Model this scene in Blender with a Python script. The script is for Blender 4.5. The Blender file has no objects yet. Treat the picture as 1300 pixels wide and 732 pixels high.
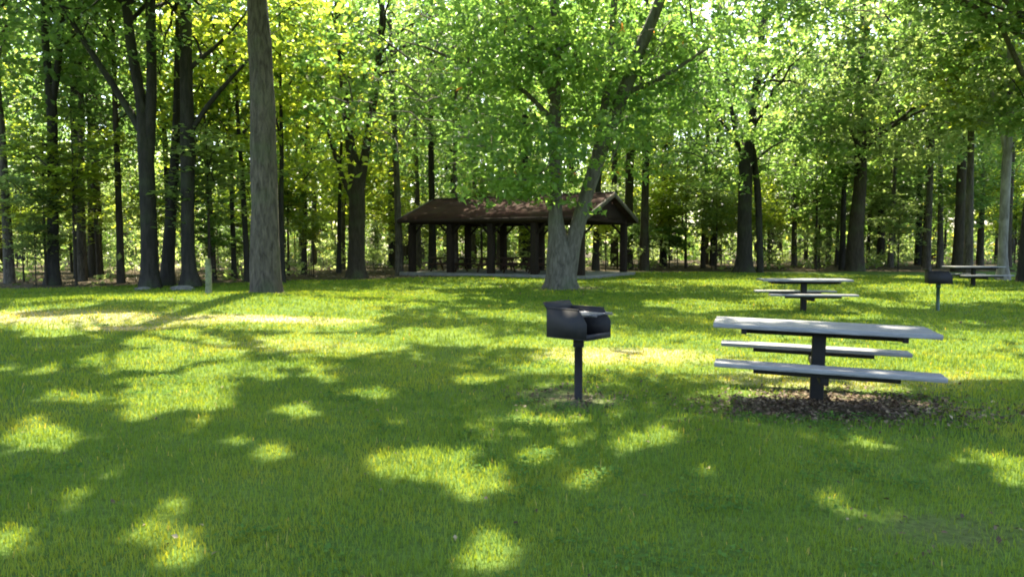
import bpy, bmesh, math, random
import numpy as np
from mathutils import Vector, Matrix, Quaternion

S = bpy.context.scene
C = S.collection
R = math.radians
rng = np.random.default_rng(7)
random.seed(7)

# ------------------------------------------------------------------ camera
F = 940.0
CAMZ = 1.56
PITCH = math.atan(54 / F)
cam_d = bpy.data.cameras.new('camera')
cam_d.sensor_width = 36.0
cam_d.lens = F / 1300 * 36
cam_d.clip_end = 2000
cam_d.clip_start = 0.05
cam = bpy.data.objects.new('camera', cam_d)
C.objects.link(cam)
cam.location = (0, 0, CAMZ)
cam.rotation_euler = (math.pi / 2 - PITCH, 0, 0)
S.camera = cam
cp, sp = math.cos(PITCH), math.sin(PITCH)


def ray(px, py):
    x = (px - 650) / F
    y = -(py - 366) / F
    return np.array([x, cp + y * sp, y * cp - sp])


def P(px, py, Y):
    """world point seen at photo position px,py at depth Y"""
    d = ray(px, py)
    return np.array([0, 0, CAMZ]) + d * (Y / d[1])


def project(p):
    q = p - np.array([0, 0, CAMZ])
    dep = q[:, 1] * cp - q[:, 2] * sp
    up = q[:, 1] * sp + q[:, 2] * cp
    dep = np.where(dep < .2, .2, dep)
    return 650 + F * q[:, 0] / dep, 366 - F * up / dep


# ------------------------------------------------------------------ noise and terrain
def _hash(ix, iy, seed):
    h = (ix.astype(np.int64) * 374761393 + iy.astype(np.int64) * 668265263 + seed * 974711) & 0x7fffffff
    h = ((h ^ (h >> 13)) * 1274126177) & 0x7fffffff
    h = h ^ (h >> 16)
    return (h & 0xffff) / 65535.0


def vnoise(x, y, seed=0):
    x = np.asarray(x, float)
    y = np.asarray(y, float)
    ix, iy = np.floor(x), np.floor(y)
    fx, fy = x - ix, y - iy
    fx = fx * fx * (3 - 2 * fx)
    fy = fy * fy * (3 - 2 * fy)
    a = _hash(ix, iy, seed)
    b = _hash(ix + 1, iy, seed)
    c = _hash(ix, iy + 1, seed)
    d = _hash(ix + 1, iy + 1, seed)
    return (a * (1 - fx) + b * fx) * (1 - fy) + (c * (1 - fx) + d * fx) * fy


def fbm(x, y, seed=0, oct=3):
    s = 0
    a = .5
    t = 0
    for i in range(oct):
        s = s + a * vnoise(np.asarray(x) * 2 ** i, np.asarray(y) * 2 ** i, seed + i)
        t += a
        a *= .5
    return s / t


def ground(x, y):
    x = np.asarray(x, float)
    y = np.asarray(y, float)
    z = .34 * np.exp(-((x + 7.5) / 6.5) ** 2 - ((y - 17) / 5.0) ** 2)
    far = np.clip((np.hypot(x, y) - 9) / 12, 0, 1)
    z = z + far * .16 * (fbm(x / 7, y / 7, 3) - .5)
    wood = np.clip((y - woodline(x)) / 6, 0, 1)
    z = z + wood * .35 * (fbm(x / 5, y / 5, 11) - .4)
    return z


def woodline(x):
    """depth at which the lawn ends and the wood floor begins"""
    x = np.asarray(x, float)
    return 36.5 + np.clip((x + 4) * .62, -9.5, 7.5) + 2.0 * (vnoise(x / 3.0, x * 0, 5) - .5)


def gz(x, y):
    return float(ground(x, y))


def gp(px, Y):
    """ground point at photo column px and depth Y"""
    x = (px - 650) / F * Y
    return np.array([x, Y, gz(x, Y)])


# ------------------------------------------------------------------ mesh buffer
class Buf:
    def __init__(s):
        s.v, s.f3, s.f4, s.t, s.n = [], [], [], [], 0

    def add(s, v, f3=None, f4=None, tint=0.0):
        v = np.asarray(v, float).reshape(-1, 3)
        s.v.append(v)
        if f3 is not None and len(f3):
            s.f3.append(np.asarray(f3, np.int64).reshape(-1, 3) + s.n)
        if f4 is not None and len(f4):
            s.f4.append(np.asarray(f4, np.int64).reshape(-1, 4) + s.n)
        s.t.append(np.broadcast_to(np.asarray(tint, float), (len(v),)).copy())
        s.n += len(v)

    def tube(s, pts, rad, n=8, cap=True, rough=0.0, flare=0.0, seed=0):
        pts = np.asarray(pts, float)
        rad = np.broadcast_to(np.asarray(rad, float), (len(pts),))
        tan = np.gradient(pts, axis=0)
        tan /= np.linalg.norm(tan, axis=1)[:, None] + 1e-9
        ref = np.array([1, 0, 0]) if abs(tan[0][0]) < .9 else np.array([0, 1, 0])
        vs = []
        ang = np.arange(n) / n * 2 * math.pi
        for i in range(len(pts)):
            a = np.cross(tan[i], ref)
            a /= np.linalg.norm(a) + 1e-9
            b = np.cross(tan[i], a)
            ref = np.cross(b, tan[i]) * 0 + ref
            rr = rad[i] * np.ones(n)
            if rough:
                rr = rr * (1 + rough * (vnoise(ang * 1.9 + 7 * seed, np.full(n, i * .35 + seed), seed) - .5) * 2)
            if flare:
                k = math.exp(-i * 1.1)
                rr = rr * (1 + flare * k * (0.55 + .45 * np.cos(ang * 5 + seed)))
            vs.append(pts[i] + np.outer(np.cos(ang) * rr, a) + np.outer(np.sin(ang) * rr, b))
        v = np.concatenate(vs)
        i0 = np.arange(len(pts) - 1)[:, None] * n
        k = np.arange(n)[None, :]
        k1 = (k + 1) % n
        f = np.stack([i0 + k, i0 + k1, i0 + n + k1, i0 + n + k], -1).reshape(-1, 4)
        f3 = []
        if cap:
            v = np.concatenate([v, pts[:1], pts[-1:]])
            m = len(pts) * n
            for q in range(n):
                f3.append([m, (q + 1) % n, q])
                f3.append([m + 1, m - n + q, m - n + (q + 1) % n])
        s.add(v, f3, f[:, ::-1])

    def box(s, c, size, M=None):
        """box centred on c"""
        x, y, z = np.array(size) / 2.0
        v = np.array([[a * x, b * y, d * z] for d in (-1, 1) for b in (-1, 1) for a in (-1, 1)])
        if M is not None:
            v = v @ np.array(M).T
        v = v + np.array(c)
        s.add(v, None, [[0, 2, 3, 1], [4, 5, 7, 6], [0, 1, 5, 4], [2, 6, 7, 3], [0, 4, 6, 2], [1, 3, 7, 5]])

    def build(s, name, mat, parent=None, smooth=False, loc=None, bevel=0):
        me = bpy.data.meshes.new(name)
        v = np.concatenate(s.v)
        if loc is not None:
            v = v - np.array(loc)
        me.vertices.add(len(v))
        me.vertices.foreach_set('co', v.astype(np.float32).ravel())
        f4 = np.concatenate(s.f4) if s.f4 else np.zeros((0, 4), int)
        f3 = np.concatenate(s.f3) if s.f3 else np.zeros((0, 3), int)
        nl = f4.size + f3.size
        me.loops.add(nl)
        me.loops.foreach_set('vertex_index', np.concatenate([f4.ravel(), f3.ravel()]).astype(np.int32))
        me.polygons.add(len(f4) + len(f3))
        st = np.concatenate([np.arange(len(f4)) * 4, len(f4) * 4 + np.arange(len(f3)) * 3]).astype(np.int32)
        me.polygons.foreach_set('loop_start', st)
        me.update(calc_edges=True)
        at = me.attributes.new('tint', 'FLOAT', 'POINT')
        at.data.foreach_set('value', np.concatenate(s.t).astype(np.float32))
        if smooth:
            me.polygons.foreach_set('use_smooth', np.ones(len(me.polygons), bool))
        me.materials.append(mat)
        o = bpy.data.objects.new(name, me)
        C.objects.link(o)
        if parent is not None:
            o.parent = parent
        if loc is not None and parent is None:
            o.location = loc
        if bevel:
            m = o.modifiers.new('bevel', 'BEVEL')
            m.width = bevel
            m.segments = 2
            m.limit_method = 'ANGLE'
        return o


def tag(o, label, cat, group=None, kind=None):
    if label:
        o['label'] = label
    if cat:
        o['category'] = cat
    if group:
        o['group'] = group
    if kind:
        o['kind'] = kind
    return o


def empty(name, loc, rz=0.0):
    o = bpy.data.objects.new(name, None)
    o.empty_display_size = .2
    C.objects.link(o)
    o.location = loc
    o.rotation_euler = (0, 0, rz)
    return o


def copy_tree(o, parent=None):
    c = o.copy()
    C.objects.link(c)
    c.parent = parent
    for ch in list(o.children):
        copy_tree(ch, c)
    return c


# ------------------------------------------------------------------ materials
def mat(name):
    m = bpy.data.materials.new(name)
    m.use_nodes = True
    nt = m.node_tree
    for n in list(nt.nodes):
        nt.nodes.remove(n)
    out = nt.nodes.new('ShaderNodeOutputMaterial')
    return m, nt, out


def N(nt, typ, **kw):
    n = nt.nodes.new(typ)
    for k, v in kw.items():
        if k.startswith('i_'):
            n.inputs[k[2:].replace('_', ' ')].default_value = v
        else:
            setattr(n, k, v)
    return n


def ramp(nt, fac, stops):
    r = nt.nodes.new('ShaderNodeValToRGB')
    el = r.color_ramp.elements
    while len(el) < len(stops):
        el.new(.5)
    for e, (p, c) in zip(el, stops):
        e.position = p
        e.color = (*c, 1)
    nt.links.new(fac, r.inputs[0])
    return r.outputs[0]


def leaf_mat(name, stops, trans=.6, tmul=2.2, spec=.5, rough=.4, tv=(1.0, 1.0, .75)):
    m, nt, out = mat(name)
    L = nt.links.new
    a = N(nt, 'ShaderNodeAttribute', attribute_name='tint')
    col = ramp(nt, a.outputs['Fac'], stops)
    b = N(nt, 'ShaderNodeBsdfPrincipled')
    b.inputs['Roughness'].default_value = rough
    b.inputs['Specular IOR Level'].default_value = spec
    L(col, b.inputs['Base Color'])
    t = N(nt, 'ShaderNodeBsdfTranslucent')
    mu = N(nt, 'ShaderNodeVectorMath', operation='MULTIPLY')
    L(col, mu.inputs[0])
    mu.inputs[1].default_value = (tmul * tv[0], tmul * tv[1], tmul * tv[2])
    L(mu.outputs[0], t.inputs['Color'])
    mx = N(nt, 'ShaderNodeMixShader')
    mx.inputs[0].default_value = trans
    L(b.outputs[0], mx.inputs[1])
    L(t.outputs[0], mx.inputs[2])
    L(mx.outputs[0], out.inputs[0])
    return m


def bark_mat(name, dark, light, scale=6.0, moss=.25, bump=.6, pale=None):
    m, nt, out = mat(name)
    L = nt.links.new
    tc = N(nt, 'ShaderNodeTexCoord')
    mp = N(nt, 'ShaderNodeMapping')
    mp.inputs['Scale'].default_value = (scale, scale, scale * .24)
    L(tc.outputs['Object'], mp.inputs[0])
    n1 = N(nt, 'ShaderNodeTexNoise', i_Scale=1.6, i_Detail=7.0, i_Roughness=.65, i_Distortion=.6)
    L(mp.outputs[0], n1.inputs['Vector'])
    v = N(nt, 'ShaderNodeTexVoronoi', feature='DISTANCE_TO_EDGE', i_Scale=1.7)
    L(mp.outputs[0], v.inputs['Vector'])
    col = ramp(nt, n1.outputs['Fac'], [(.3, dark), (.7, light)])
    n2 = N(nt, 'ShaderNodeTexNoise', i_Scale=.9, i_Detail=5.0)
    L(tc.outputs['Object'], n2.inputs['Vector'])
    mr = N(nt, 'ShaderNodeMapRange')
    mr.inputs['From Min'].default_value = .52
    mr.inputs['From Max'].default_value = .68
    mr.inputs['To Max'].default_value = moss
    L(n2.outputs['Fac'], mr.inputs[0])
    mc = N(nt, 'ShaderNodeMixRGB')
    mc.inputs[2].default_value = (*(pale or (.06, .085, .03)), 1)
    L(mr.outputs[0], mc.inputs[0])
    L(col, mc.inputs[1])
    b = N(nt, 'ShaderNodeBsdfPrincipled', i_Roughness=.9)
    b.inputs['Specular IOR Level'].default_value = .2
    L(mc.outputs[0], b.inputs['Base Color'])
    ad = N(nt, 'ShaderNodeMath', operation='ADD')
    L(n1.outputs['Fac'], ad.inputs[0])
    L(v.outputs['Distance'], ad.inputs[1])
    bp = N(nt, 'ShaderNodeBump')
    bp.inputs['Strength'].default_value = bump
    bp.inputs['Distance'].default_value = .05
    L(ad.outputs[0], bp.inputs['Height'])
    L(bp.outputs[0], b.inputs['Normal'])
    L(b.outputs[0], out.inputs[0])
    return m


def plain_mat(name, c0, c1, rough=.6, metal=0.0, scale=12.0, stretch=(1, 1, 1), bump=.15, spec=.5, detail=6.0):
    m, nt, out = mat(name)
    L = nt.links.new
    tc = N(nt, 'ShaderNodeTexCoord')
    mp = N(nt, 'ShaderNodeMapping')
    mp.inputs['Scale'].default_value = stretch
    L(tc.outputs['Object'], mp.inputs[0])
    n = N(nt, 'ShaderNodeTexNoise', i_Scale=scale, i_Detail=detail, i_Roughness=.65)
    L(mp.outputs[0], n.inputs['Vector'])
    col = ramp(nt, n.outputs['Fac'], [(.32, c0), (.68, c1)])
    b = N(nt, 'ShaderNodeBsdfPrincipled', i_Roughness=rough, i_Metallic=metal)
    b.inputs['Specular IOR Level'].default_value = spec
    L(col, b.inputs['Base Color'])
    mr = N(nt, 'ShaderNodeMapRange')
    mr.inputs['To Min'].default_value = rough - .12
    mr.inputs['To Max'].default_value = min(1, rough + .15)
    L(n.outputs['Fac'], mr.inputs[0])
    L(mr.outputs[0], b.inputs['Roughness'])
    bp = N(nt, 'ShaderNodeBump')
    bp.inputs['Strength'].default_value = bump
    bp.inputs['Distance'].default_value = .01
    L(n.outputs['Fac'], bp.inputs['Height'])
    L(bp.outputs[0], b.inputs['Normal'])
    L(b.outputs[0], out.inputs[0])
    return m


M = {}
M['leaf_mid'] = leaf_mat('leaf_mid', [(0, (.055, .105, .028)), (.5, (.105, .175, .04)), (.9, (.19, .25, .06)), (1, (.30, .25, .04))])
M['leaf_maple'] = leaf_mat('leaf_maple', [(0, (.055, .115, .03)), (.55, (.11, .19, .04)), (.93, (.18, .25, .05)), (.985, (.30, .30, .04)), (1, (.45, .17, .04))])
M['leaf_sun_yellow'] = leaf_mat('leaf_sun_yellow', [(0, (.12, .17, .02)), (.5, (.22, .27, .03)), (1, (.36, .35, .04))])  # yellow of sunlit foliage put into the leaf colour itself
M['leaf_dark'] = leaf_mat('leaf_dark', [(0, (.045, .09, .03)), (.6, (.09, .15, .04)), (1, (.16, .22, .06))])
M['leaf_olive'] = leaf_mat('leaf_olive', [(0, (.08, .12, .04)), (.5, (.14, .19, .06)), (1, (.24, .28, .11))])
M['bark_grey'] = bark_mat('bark_grey', (.022, .018, .014), (.12, .102, .08), 7, .45, 1.0)
M['bark_dark'] = bark_mat('bark_dark', (.012, .011, .009), (.038, .033, .027), 5, .3)
M['bark_brown'] = bark_mat('bark_brown', (.018, .014, .010), (.055, .044, .03), 5, .4)
M['bark_maple'] = bark_mat('bark_maple', (.042, .037, .029), (.15, .135, .108), 7, .5, pale=(.075, .10, .05))
M['bark_pale'] = bark_mat('bark_pale', (.08, .07, .055), (.26, .245, .21), 4, .6, .4, pale=(.36, .34, .29))
M['table_top'] = plain_mat('table_top', (.095, .095, .097), (.225, .222, .22), .52, 0, 5, (1, 14, 14), .4)
M['black_metal'] = plain_mat('black_metal', (.008, .008, .010), (.022, .018, .017), .68, 0, 18, spec=.3)
M['dark_metal'] = plain_mat('dark_metal', (.005, .005, .006), (.014, .012, .010), .68, 0, 20, spec=.22)
M['green_metal'] = plain_mat('green_metal', (.012, .035, .015), (.025, .06, .025), .5, .1, 20)
M['grate'] = plain_mat('grate', (.10, .10, .11), (.25, .25, .27), .4, .8, 30)
M['concrete'] = plain_mat('concrete', (.12, .115, .105), (.2, .195, .18), .85, 0, 3)
M['post_wood'] = plain_mat('post_wood', (.012, .009, .007), (.03, .02, .014), .8, 0, 4, (6, 6, 1), spec=.15)
M['beam_wood'] = plain_mat('beam_wood', (.016, .010, .008), (.036, .022, .016), .8, 0, 4, (6, 6, 1), spec=.15)
M['trim'] = plain_mat('trim', (.05, .04, .032), (.09, .075, .06), .7, 0, 4)
M['bench_wood'] = plain_mat('bench_wood', (.03, .016, .012), (.07, .04, .028), .7, 0, 4, (8, 8, 1), spec=.15)
M['old_post'] = plain_mat('old_post', (.06, .06, .035), (.22, .23, .13), .9, 0, 9, (1, 1, .6), .4)
M['stone'] = plain_mat('stone', (.07, .065, .055), (.17, .16, .14), .9, 0, 4)

# roof shingles: courses of brown-red shingles with moss
m, nt, out = mat('shingles')
tc = N(nt, 'ShaderNodeTexCoord')
br = N(nt, 'ShaderNodeTexBrick', i_Scale=1.0)
br.inputs['Color1'].default_value = (.026, .013, .010, 1)
br.inputs['Color2'].default_value = (.048, .023, .017, 1)
br.inputs['Mortar'].default_value = (.03, .015, .012, 1)
br.inputs['Mortar Size'].default_value = .012
br.inputs['Brick Width'].default_value = .33
br.inputs['Row Height'].default_value = .15
mp = N(nt, 'ShaderNodeMapping')
nt.links.new(tc.outputs['Object'], mp.inputs[0])
nt.links.new(mp.outputs[0], br.inputs['Vector'])
nz = N(nt, 'ShaderNodeTexNoise', i_Scale=1.3, i_Detail=5.0)
nt.links.new(tc.outputs['Object'], nz.inputs['Vector'])
fac = ramp(nt, nz.outputs['Fac'], [(.45, (0, 0, 0)), (.72, (.75, .75, .75))])
mx = N(nt, 'ShaderNodeMixRGB')
nt.links.new(fac, mx.inputs[0])
nt.links.new(br.outputs['Color'], mx.inputs[1])
mx.inputs[2].default_value = (.045, .032, .022, 1)
b = N(nt, 'ShaderNodeBsdfPrincipled', i_Roughness=.9)
b.inputs['Specular IOR Level'].default_value = .06
nt.links.new(mx.outputs[0], b.inputs['Base Color'])
bp = N(nt, 'ShaderNodeBump', i_Strength=.5)
nt.links.new(br.outputs['Fac'], bp.inputs['Height'])
nt.links.new(bp.outputs[0], b.inputs['Normal'])
nt.links.new(b.outputs[0], out.inputs[0])
M['shingles'] = m

# ground: turf, dry turf, bare soil and leaf litter mixed by painted-in wear attributes
m, nt, out = mat('ground')
L = nt.links.new
tc = N(nt, 'ShaderNodeTexCoord')
n1 = N(nt, 'ShaderNodeTexNoise', i_Scale=.55, i_Detail=6.0)
n2 = N(nt, 'ShaderNodeTexNoise', i_Scale=22.0, i_Detail=6.0, i_Roughness=.7)
n3 = N(nt, 'ShaderNodeTexNoise', i_Scale=4.0, i_Detail=8.0, i_Roughness=.7)
for n in (n1, n2, n3):
    L(tc.outputs['Object'], n.inputs['Vector'])
turf = ramp(nt, n1.outputs['Fac'], [(.3, (.055, .105, .018)), (.7, (.10, .15, .024))])
fine = ramp(nt, n2.outputs['Fac'], [(.3, (.45, .45, .45)), (.7, (1.3, 1.3, 1.2))])
mul = N(nt, 'ShaderNodeMixRGB', blend_type='MULTIPLY')
mul.inputs[0].default_value = 1
L(turf, mul.inputs[1])
L(fine, mul.inputs[2])
prev = mul.outputs[0]
for an, stops, src in (('dry', [(.3, (.27, .23, .10)), (.7, (.40, .35, .20))], n3),
                       ('litter', [(.3, (.025, .019, .013)), (.5, (.06, .045, .028)), (.72, (.12, .09, .055))], n2),
                       ('dirt', [(.3, (.045, .036, .03)), (.7, (.12, .095, .075))], n3)):
    a = N(nt, 'ShaderNodeAttribute', attribute_name=an)
    c = ramp(nt, src.outputs['Fac'], stops)
    ad = N(nt, 'ShaderNodeMath', operation='MULTIPLY_ADD')
    L(n3.outputs['Fac'], ad.inputs[0])
    ad.inputs[1].default_value = 1.3
    ad.inputs[2].default_value = -1.15
    ad2 = N(nt, 'ShaderNodeMath', operation='MULTIPLY_ADD')
    L(a.outputs['Fac'], ad2.inputs[0])
    ad2.inputs[1].default_value = 1.5
    L(ad.outputs[0], ad2.inputs[2])
    ad2.use_clamp = True
    mx = N(nt, 'ShaderNodeMixRGB')
    L(ad2.outputs[0], mx.inputs[0])
    L(prev, mx.inputs[1])
    L(c, mx.inputs[2])
    prev = mx.outputs[0]
b = N(nt, 'ShaderNodeBsdfPrincipled', i_Roughness=.95)
b.inputs['Specular IOR Level'].default_value = .1
L(prev, b.inputs['Base Color'])
bp = N(nt, 'ShaderNodeBump', i_Strength=.8, i_Distance=.03)
L(n2.outputs['Fac'], bp.inputs['Height'])
L(bp.outputs[0], b.inputs['Normal'])
L(b.outputs[0], out.inputs[0])
M['ground'] = m
M['grass'] = leaf_mat('grass_blade', [(0, (.05, .12, .016)), (.35, (.115, .19, .020)), (.6, (.21, .25, .028)), (.8, (.36, .31, .09)), (1, (.44, .37, .18))], trans=.4, tmul=1.6, spec=.15, rough=.6, tv=(1.4, 1.05, .5))
M['clover'] = leaf_mat('clover', [(0, (.045, .10, .02)), (.5, (.09, .17, .03)), (1, (.15, .22, .04))], trans=.4, tmul=1.6, spec=.08, rough=.75)
M['dead_leaf'] = leaf_mat('dead_leaf', [(0, (.035, .022, .014)), (.6, (.10, .065, .04)), (.93, (.18, .13, .08)), (1, (.36, .28, .16))], trans=.15, tmul=1.0, spec=.2, rough=.7)

# ------------------------------------------------------------------ wear maps (ground positions, metres)
TABLE = gp(1040, 7.4)
GRILL = gp(735, 7.5)


def blob(x, y, cx, cy, rx, ry, seed=0):
    d = np.hypot((x - cx) / rx, (y - cy) / ry) + .55 * (fbm(x * 1.3, y * 1.3, 40 + seed) - .5)
    return np.clip(1.35 - d, 0, 1)


def wear(x, y):
    x = np.asarray(x, float)
    y = np.asarray(y, float)
    wl = woodline(x)
    litter = np.clip((y - wl) / 1.6 + .5 + .6 * (fbm(x / 2.5, y / 2.5, 21) - .5), 0, 1)
    litter = np.maximum(litter, .75 * blob(x, y, TABLE[0] + .1, TABLE[1] - .35, 1.5, .75, 1))
    litter = np.maximum(litter, .62 * blob(x, y, GRILL[0] - .2, GRILL[1] + .1, .75, .8, 2))
    litter = np.maximum(litter, .56 * blob(x, y, 2.35, 3.95, .8, .4, 3))
    litter = np.maximum(litter, .5 * blob(x, y, TABLE[0] + 2.1, TABLE[1] - .7, .8, .4, 4))
    dirt = .7 * blob(x, y, TABLE[0] + .1, TABLE[1] - .1, 1.15, .7, 5)
    dirt = np.maximum(dirt, .65 * blob(x, y, GRILL[0], GRILL[1] - .1, .45, .5, 6))
    for px, Y, rx, ry in ((338, 20.3, 1.5, 1.1), (715, 27.3, 2.0, 1.3), (452, 36, 2, 1.5)):
        g = gp(px, Y)
        dirt = np.maximum(dirt, .8 * blob(x, y, g[0], g[1], rx, ry, 7))
    # dry worn band sweeping over the mound on the left and past the grill to the table
    yc = 13.8 + .12 * (x + 7) + .9 * (vnoise(x / 3, x * 0, 61) - .5) - .04 * (x + 6) ** 2 * (x > -6)
    dry = np.clip(1.1 - np.abs(y - yc) / 1.9, 0, 1) * np.clip((-.3 - x) / 3, 0, 1) * np.clip(.0 + 1.25 * fbm(x / 2.0, y / 1.2, 70), 0, 1)
    dry = np.maximum(dry, 1.1 * blob(x, y, -4.6, 13.9, 1.9, .55, 12))
    dry = np.maximum(dry, 1.0 * blob(x, y, -6.6, 12.6, .9, .35, 13))
    dry = np.maximum(dry, 1.0 * blob(x, y, -9.0, 13.6, 1.3, .4, 14))
    dry = np.maximum(dry, .75 * blob(x, y, 1.6, 10.4, 1.9, 1.1, 9))
    dry = np.maximum(dry, .6 * blob(x, y, TABLE[0] + .6, TABLE[1] + 1.2, 2.4, .9, 10))
    dry = np.maximum(dry, .45 * blob(x, y, -3.5, 11.2, 2.4, 1.2, 11))
    dry = np.maximum(dry, .24 * np.clip(fbm(x / 1.5, y / 1.5, 90) * 2 - .75, 0, 1))
    return litter, dry, dirt


def axis(lo, hi, step, ext, k=1.25):
    a = list(np.arange(lo, hi + step / 2, step))
    s = step
    while a[-1] < ext:
        s *= k
        a.append(a[-1] + s)
    s = step
    while a[0] > -ext:
        s *= k
        a.insert(0, a[0] - s)
    return np.array(a)


xs = axis(-22, 22, .2, 500)
ys = axis(1, 46, .2, 500)
X, Y_ = np.meshgrid(xs, ys)
Z = ground(X, Y_)
gb = Buf()
nx, ny = len(xs), len(ys)
idx = np.arange(nx * ny).reshape(ny, nx)
gb.add(np.stack([X, Y_, Z], -1).reshape(-1, 3), None,
       np.stack([idx[:-1, :-1], idx[:-1, 1:], idx[1:, 1:], idx[1:, :-1]], -1).reshape(-1, 4))
go = gb.build('ground', M['ground'], smooth=True)
tag(go, 'grassy picnic lawn with worn dry patches running back to the leaf covered wood floor', 'ground', kind='structure')
lt, dr, di = wear(X.ravel(), Y_.ravel())
for an, arr in (('litter', lt), ('dry', dr), ('dirt', di)):
    a = go.data.attributes.new(an, 'FLOAT', 'POINT')
    a.data.foreach_set('value', arr.astype(np.float32))

# ------------------------------------------------------------------ sun and gaps in the canopy
SUN_EL, SUN_AZ = R(58), R(-5)        # azimuth from +Y towards +X
SUN = np.array([math.cos(SUN_EL) * math.sin(SUN_AZ), math.cos(SUN_EL) * math.cos(SUN_AZ), math.sin(SUN_EL)])
GAPS = [  # sun flecks on the lawn: photo centre and half sizes
    (545, 597, 72, 27), (595, 622, 50, 28), (545, 600, 60, 26), (617, 702, 44, 26), (228, 688, 46, 34), (208, 662, 26, 16), (18, 690, 34, 20), (60, 551, 48, 20),
    (88, 637, 27, 12), (340, 574, 28, 9), (375, 522, 32, 10), (240, 497, 60, 22), (330, 472, 80, 12), (165, 462, 60, 10),
    (250, 450, 70, 9), (430, 443, 66, 12), (560, 433, 64, 9), (60, 427, 80, 9), (195, 438, 66, 9), (335, 415, 120, 12), (200, 395, 110, 8),
    (480, 379, 110, 8), (700, 440, 70, 9), (790, 432, 110, 8), (740, 462, 70, 10), (852, 461, 40, 10), (1230, 455, 110, 24), (1080, 448, 190, 20),
    (1040, 498, 90, 12), (960, 470, 60, 10), (820, 556, 38, 17), (680, 582, 30, 10), (742, 614, 30, 10), (1292, 606, 52, 16), (1235, 586, 40, 8),
    (700, 534, 36, 6), (480, 500, 26, 6), (610, 482, 26, 6), (255, 535, 18, 6), (905, 388, 80, 7), (920, 359, 60, 5), (1080, 402, 50, 6),
    (1170, 366, 60, 5), (1225, 378, 70, 7), (560, 362, 50, 3), (70, 395, 60, 4), (30, 470, 40, 7), (130, 420, 60, 5),
    (1180, 526, 26, 6), (470, 498, 24, 6), (300, 560, 18, 5), (140, 605, 18, 7), (100, 505, 50, 8), (180, 525, 30, 7), (890, 600, 16, 6), (430, 640, 14, 6), (330, 650, 14, 6), (410, 400, 90, 6), (1010, 378, 50, 6), (660, 405, 60, 5), (1150, 545, 18, 4)]


def in_gap(p, extra=True):
    """true where a leaf at p would shade one of the sunny flecks"""
    g = p - SUN[None, :] * (p[:, 2:3] / SUN[2])
    px, py = project(g)
    ok = g[:, 1] > 2.5
    wx = (fbm(g[:, 0] * 1.1, g[:, 1] * 1.1, 5) - .5) * 2
    wy = (fbm(g[:, 0] * 1.1, g[:, 1] * 1.1, 15) - .5) * 2
    ww = (fbm(g[:, 0] * 4.5, g[:, 1] * 4.5, 25) - .5) * 2
    res = np.zeros(len(p), bool)
    for cx, cy, rx, ry in GAPS:
        res |= np.hypot((px - cx + (wx * .9 + ww * .5) * rx) / rx, (py - cy + (wy * .9 - ww * .5) * ry) / ry) < 1.16
    if extra:
        res |= (fbm(g[:, 0] / .5, g[:, 1] / .6, 44) > .78) & (g[:, 1] > 2)
        far = g[:, 1] > 13
        res |= far & (fbm(g[:, 0] / 1.7, g[:, 1] / 2.4, 33) > .67)
    return res & ok


# ------------------------------------------------------------------ leaves and trees
def add_leaves(buf, c, size, tint, up=.6, width=.62):
    n = len(c)
    nrm = rng.normal(size=(n, 3)) * (1 - up)
    nrm[:, 2] += up
    nrm /= np.linalg.norm(nrm, axis=1)[:, None]
    t = rng.normal(size=(n, 3))
    t -= nrm * (t * nrm).sum(1)[:, None]
    t /= np.linalg.norm(t, axis=1)[:, None]
    b = np.cross(nrm, t)
    s = (size * (.7 + .6 * rng.random(n)))[:, None]
    fold = nrm * s * .10
    v = np.stack([c - t * s * .5 - fold, c + b * s * width * .5 + t * s * .06 + fold * .5, c + t * s * .55 - fold * 1.3,
                  c - b * s * width * .5 + t * s * .06 + fold * .5], 1)
    i = np.arange(n)[:, None] * 4
    f = np.concatenate([i + np.array([[0, 1, 2]]), i + np.array([[0, 2, 3]])])
    buf.add(v.reshape(-1, 3), f, None, np.repeat(tint, 4))


def spread(centers, per, sig, sigz, size, carve=False, up=.6, bright=0.0):
    """leaf sprays round each twig end"""
    nc = len(centers)
    sg = sig * (.6 + .8 * rng.random(nc))
    rep = np.repeat(np.arange(nc), per)
    n = len(rep)
    th = rng.random(n) * 2 * math.pi
    rr = np.sqrt(rng.random(n)) * 1.5
    d = np.stack([np.cos(th) * rr, np.sin(th) * rr, rng.normal(size=n) * .5], 1)
    d[:, 0:2] *= sg[rep][:, None]
    d[:, 2] *= (sigz * (.7 + .6 * rng.random(nc)))[rep]
    d[:, 2] -= .22 * rr * sg[rep]
    tilt = rng.normal(size=(nc, 2)) * .22
    d[:, 2] += (d[:, :2] * tilt[rep]).sum(1)
    c = centers[rep] + d
    tc = rng.random(nc) * .55 + .12 + bright
    tint = np.clip(tc[rep] + rng.normal(size=n) * .13, 0, 1)
    if carve:
        k = ~in_gap(c)
        c, tint = c[k], tint[k]
    b = Buf()
    add_leaves(b, c, np.full(len(c), size), tint, up)
    return b


def curve(a, b, sag, n=7, wob=.12):
    a, b = np.array(a, float), np.array(b, float)
    t = np.linspace(0, 1, n)[:, None]
    p = a + (b - a) * t
    L_ = np.linalg.norm(b - a)
    p[:, 2] += (np.sin(t[:, 0] * math.pi) * sag * L_)
    w = rng.normal(size=(n, 3)) * wob * L_ / n
    w[0] = 0
    w[-1] = 0
    return p + w


def samp(path, t):
    f = t * (len(path) - 1)
    i = int(min(len(path) - 2, f))
    return path[i] + (path[i + 1] - path[i]) * (f - i)


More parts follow.
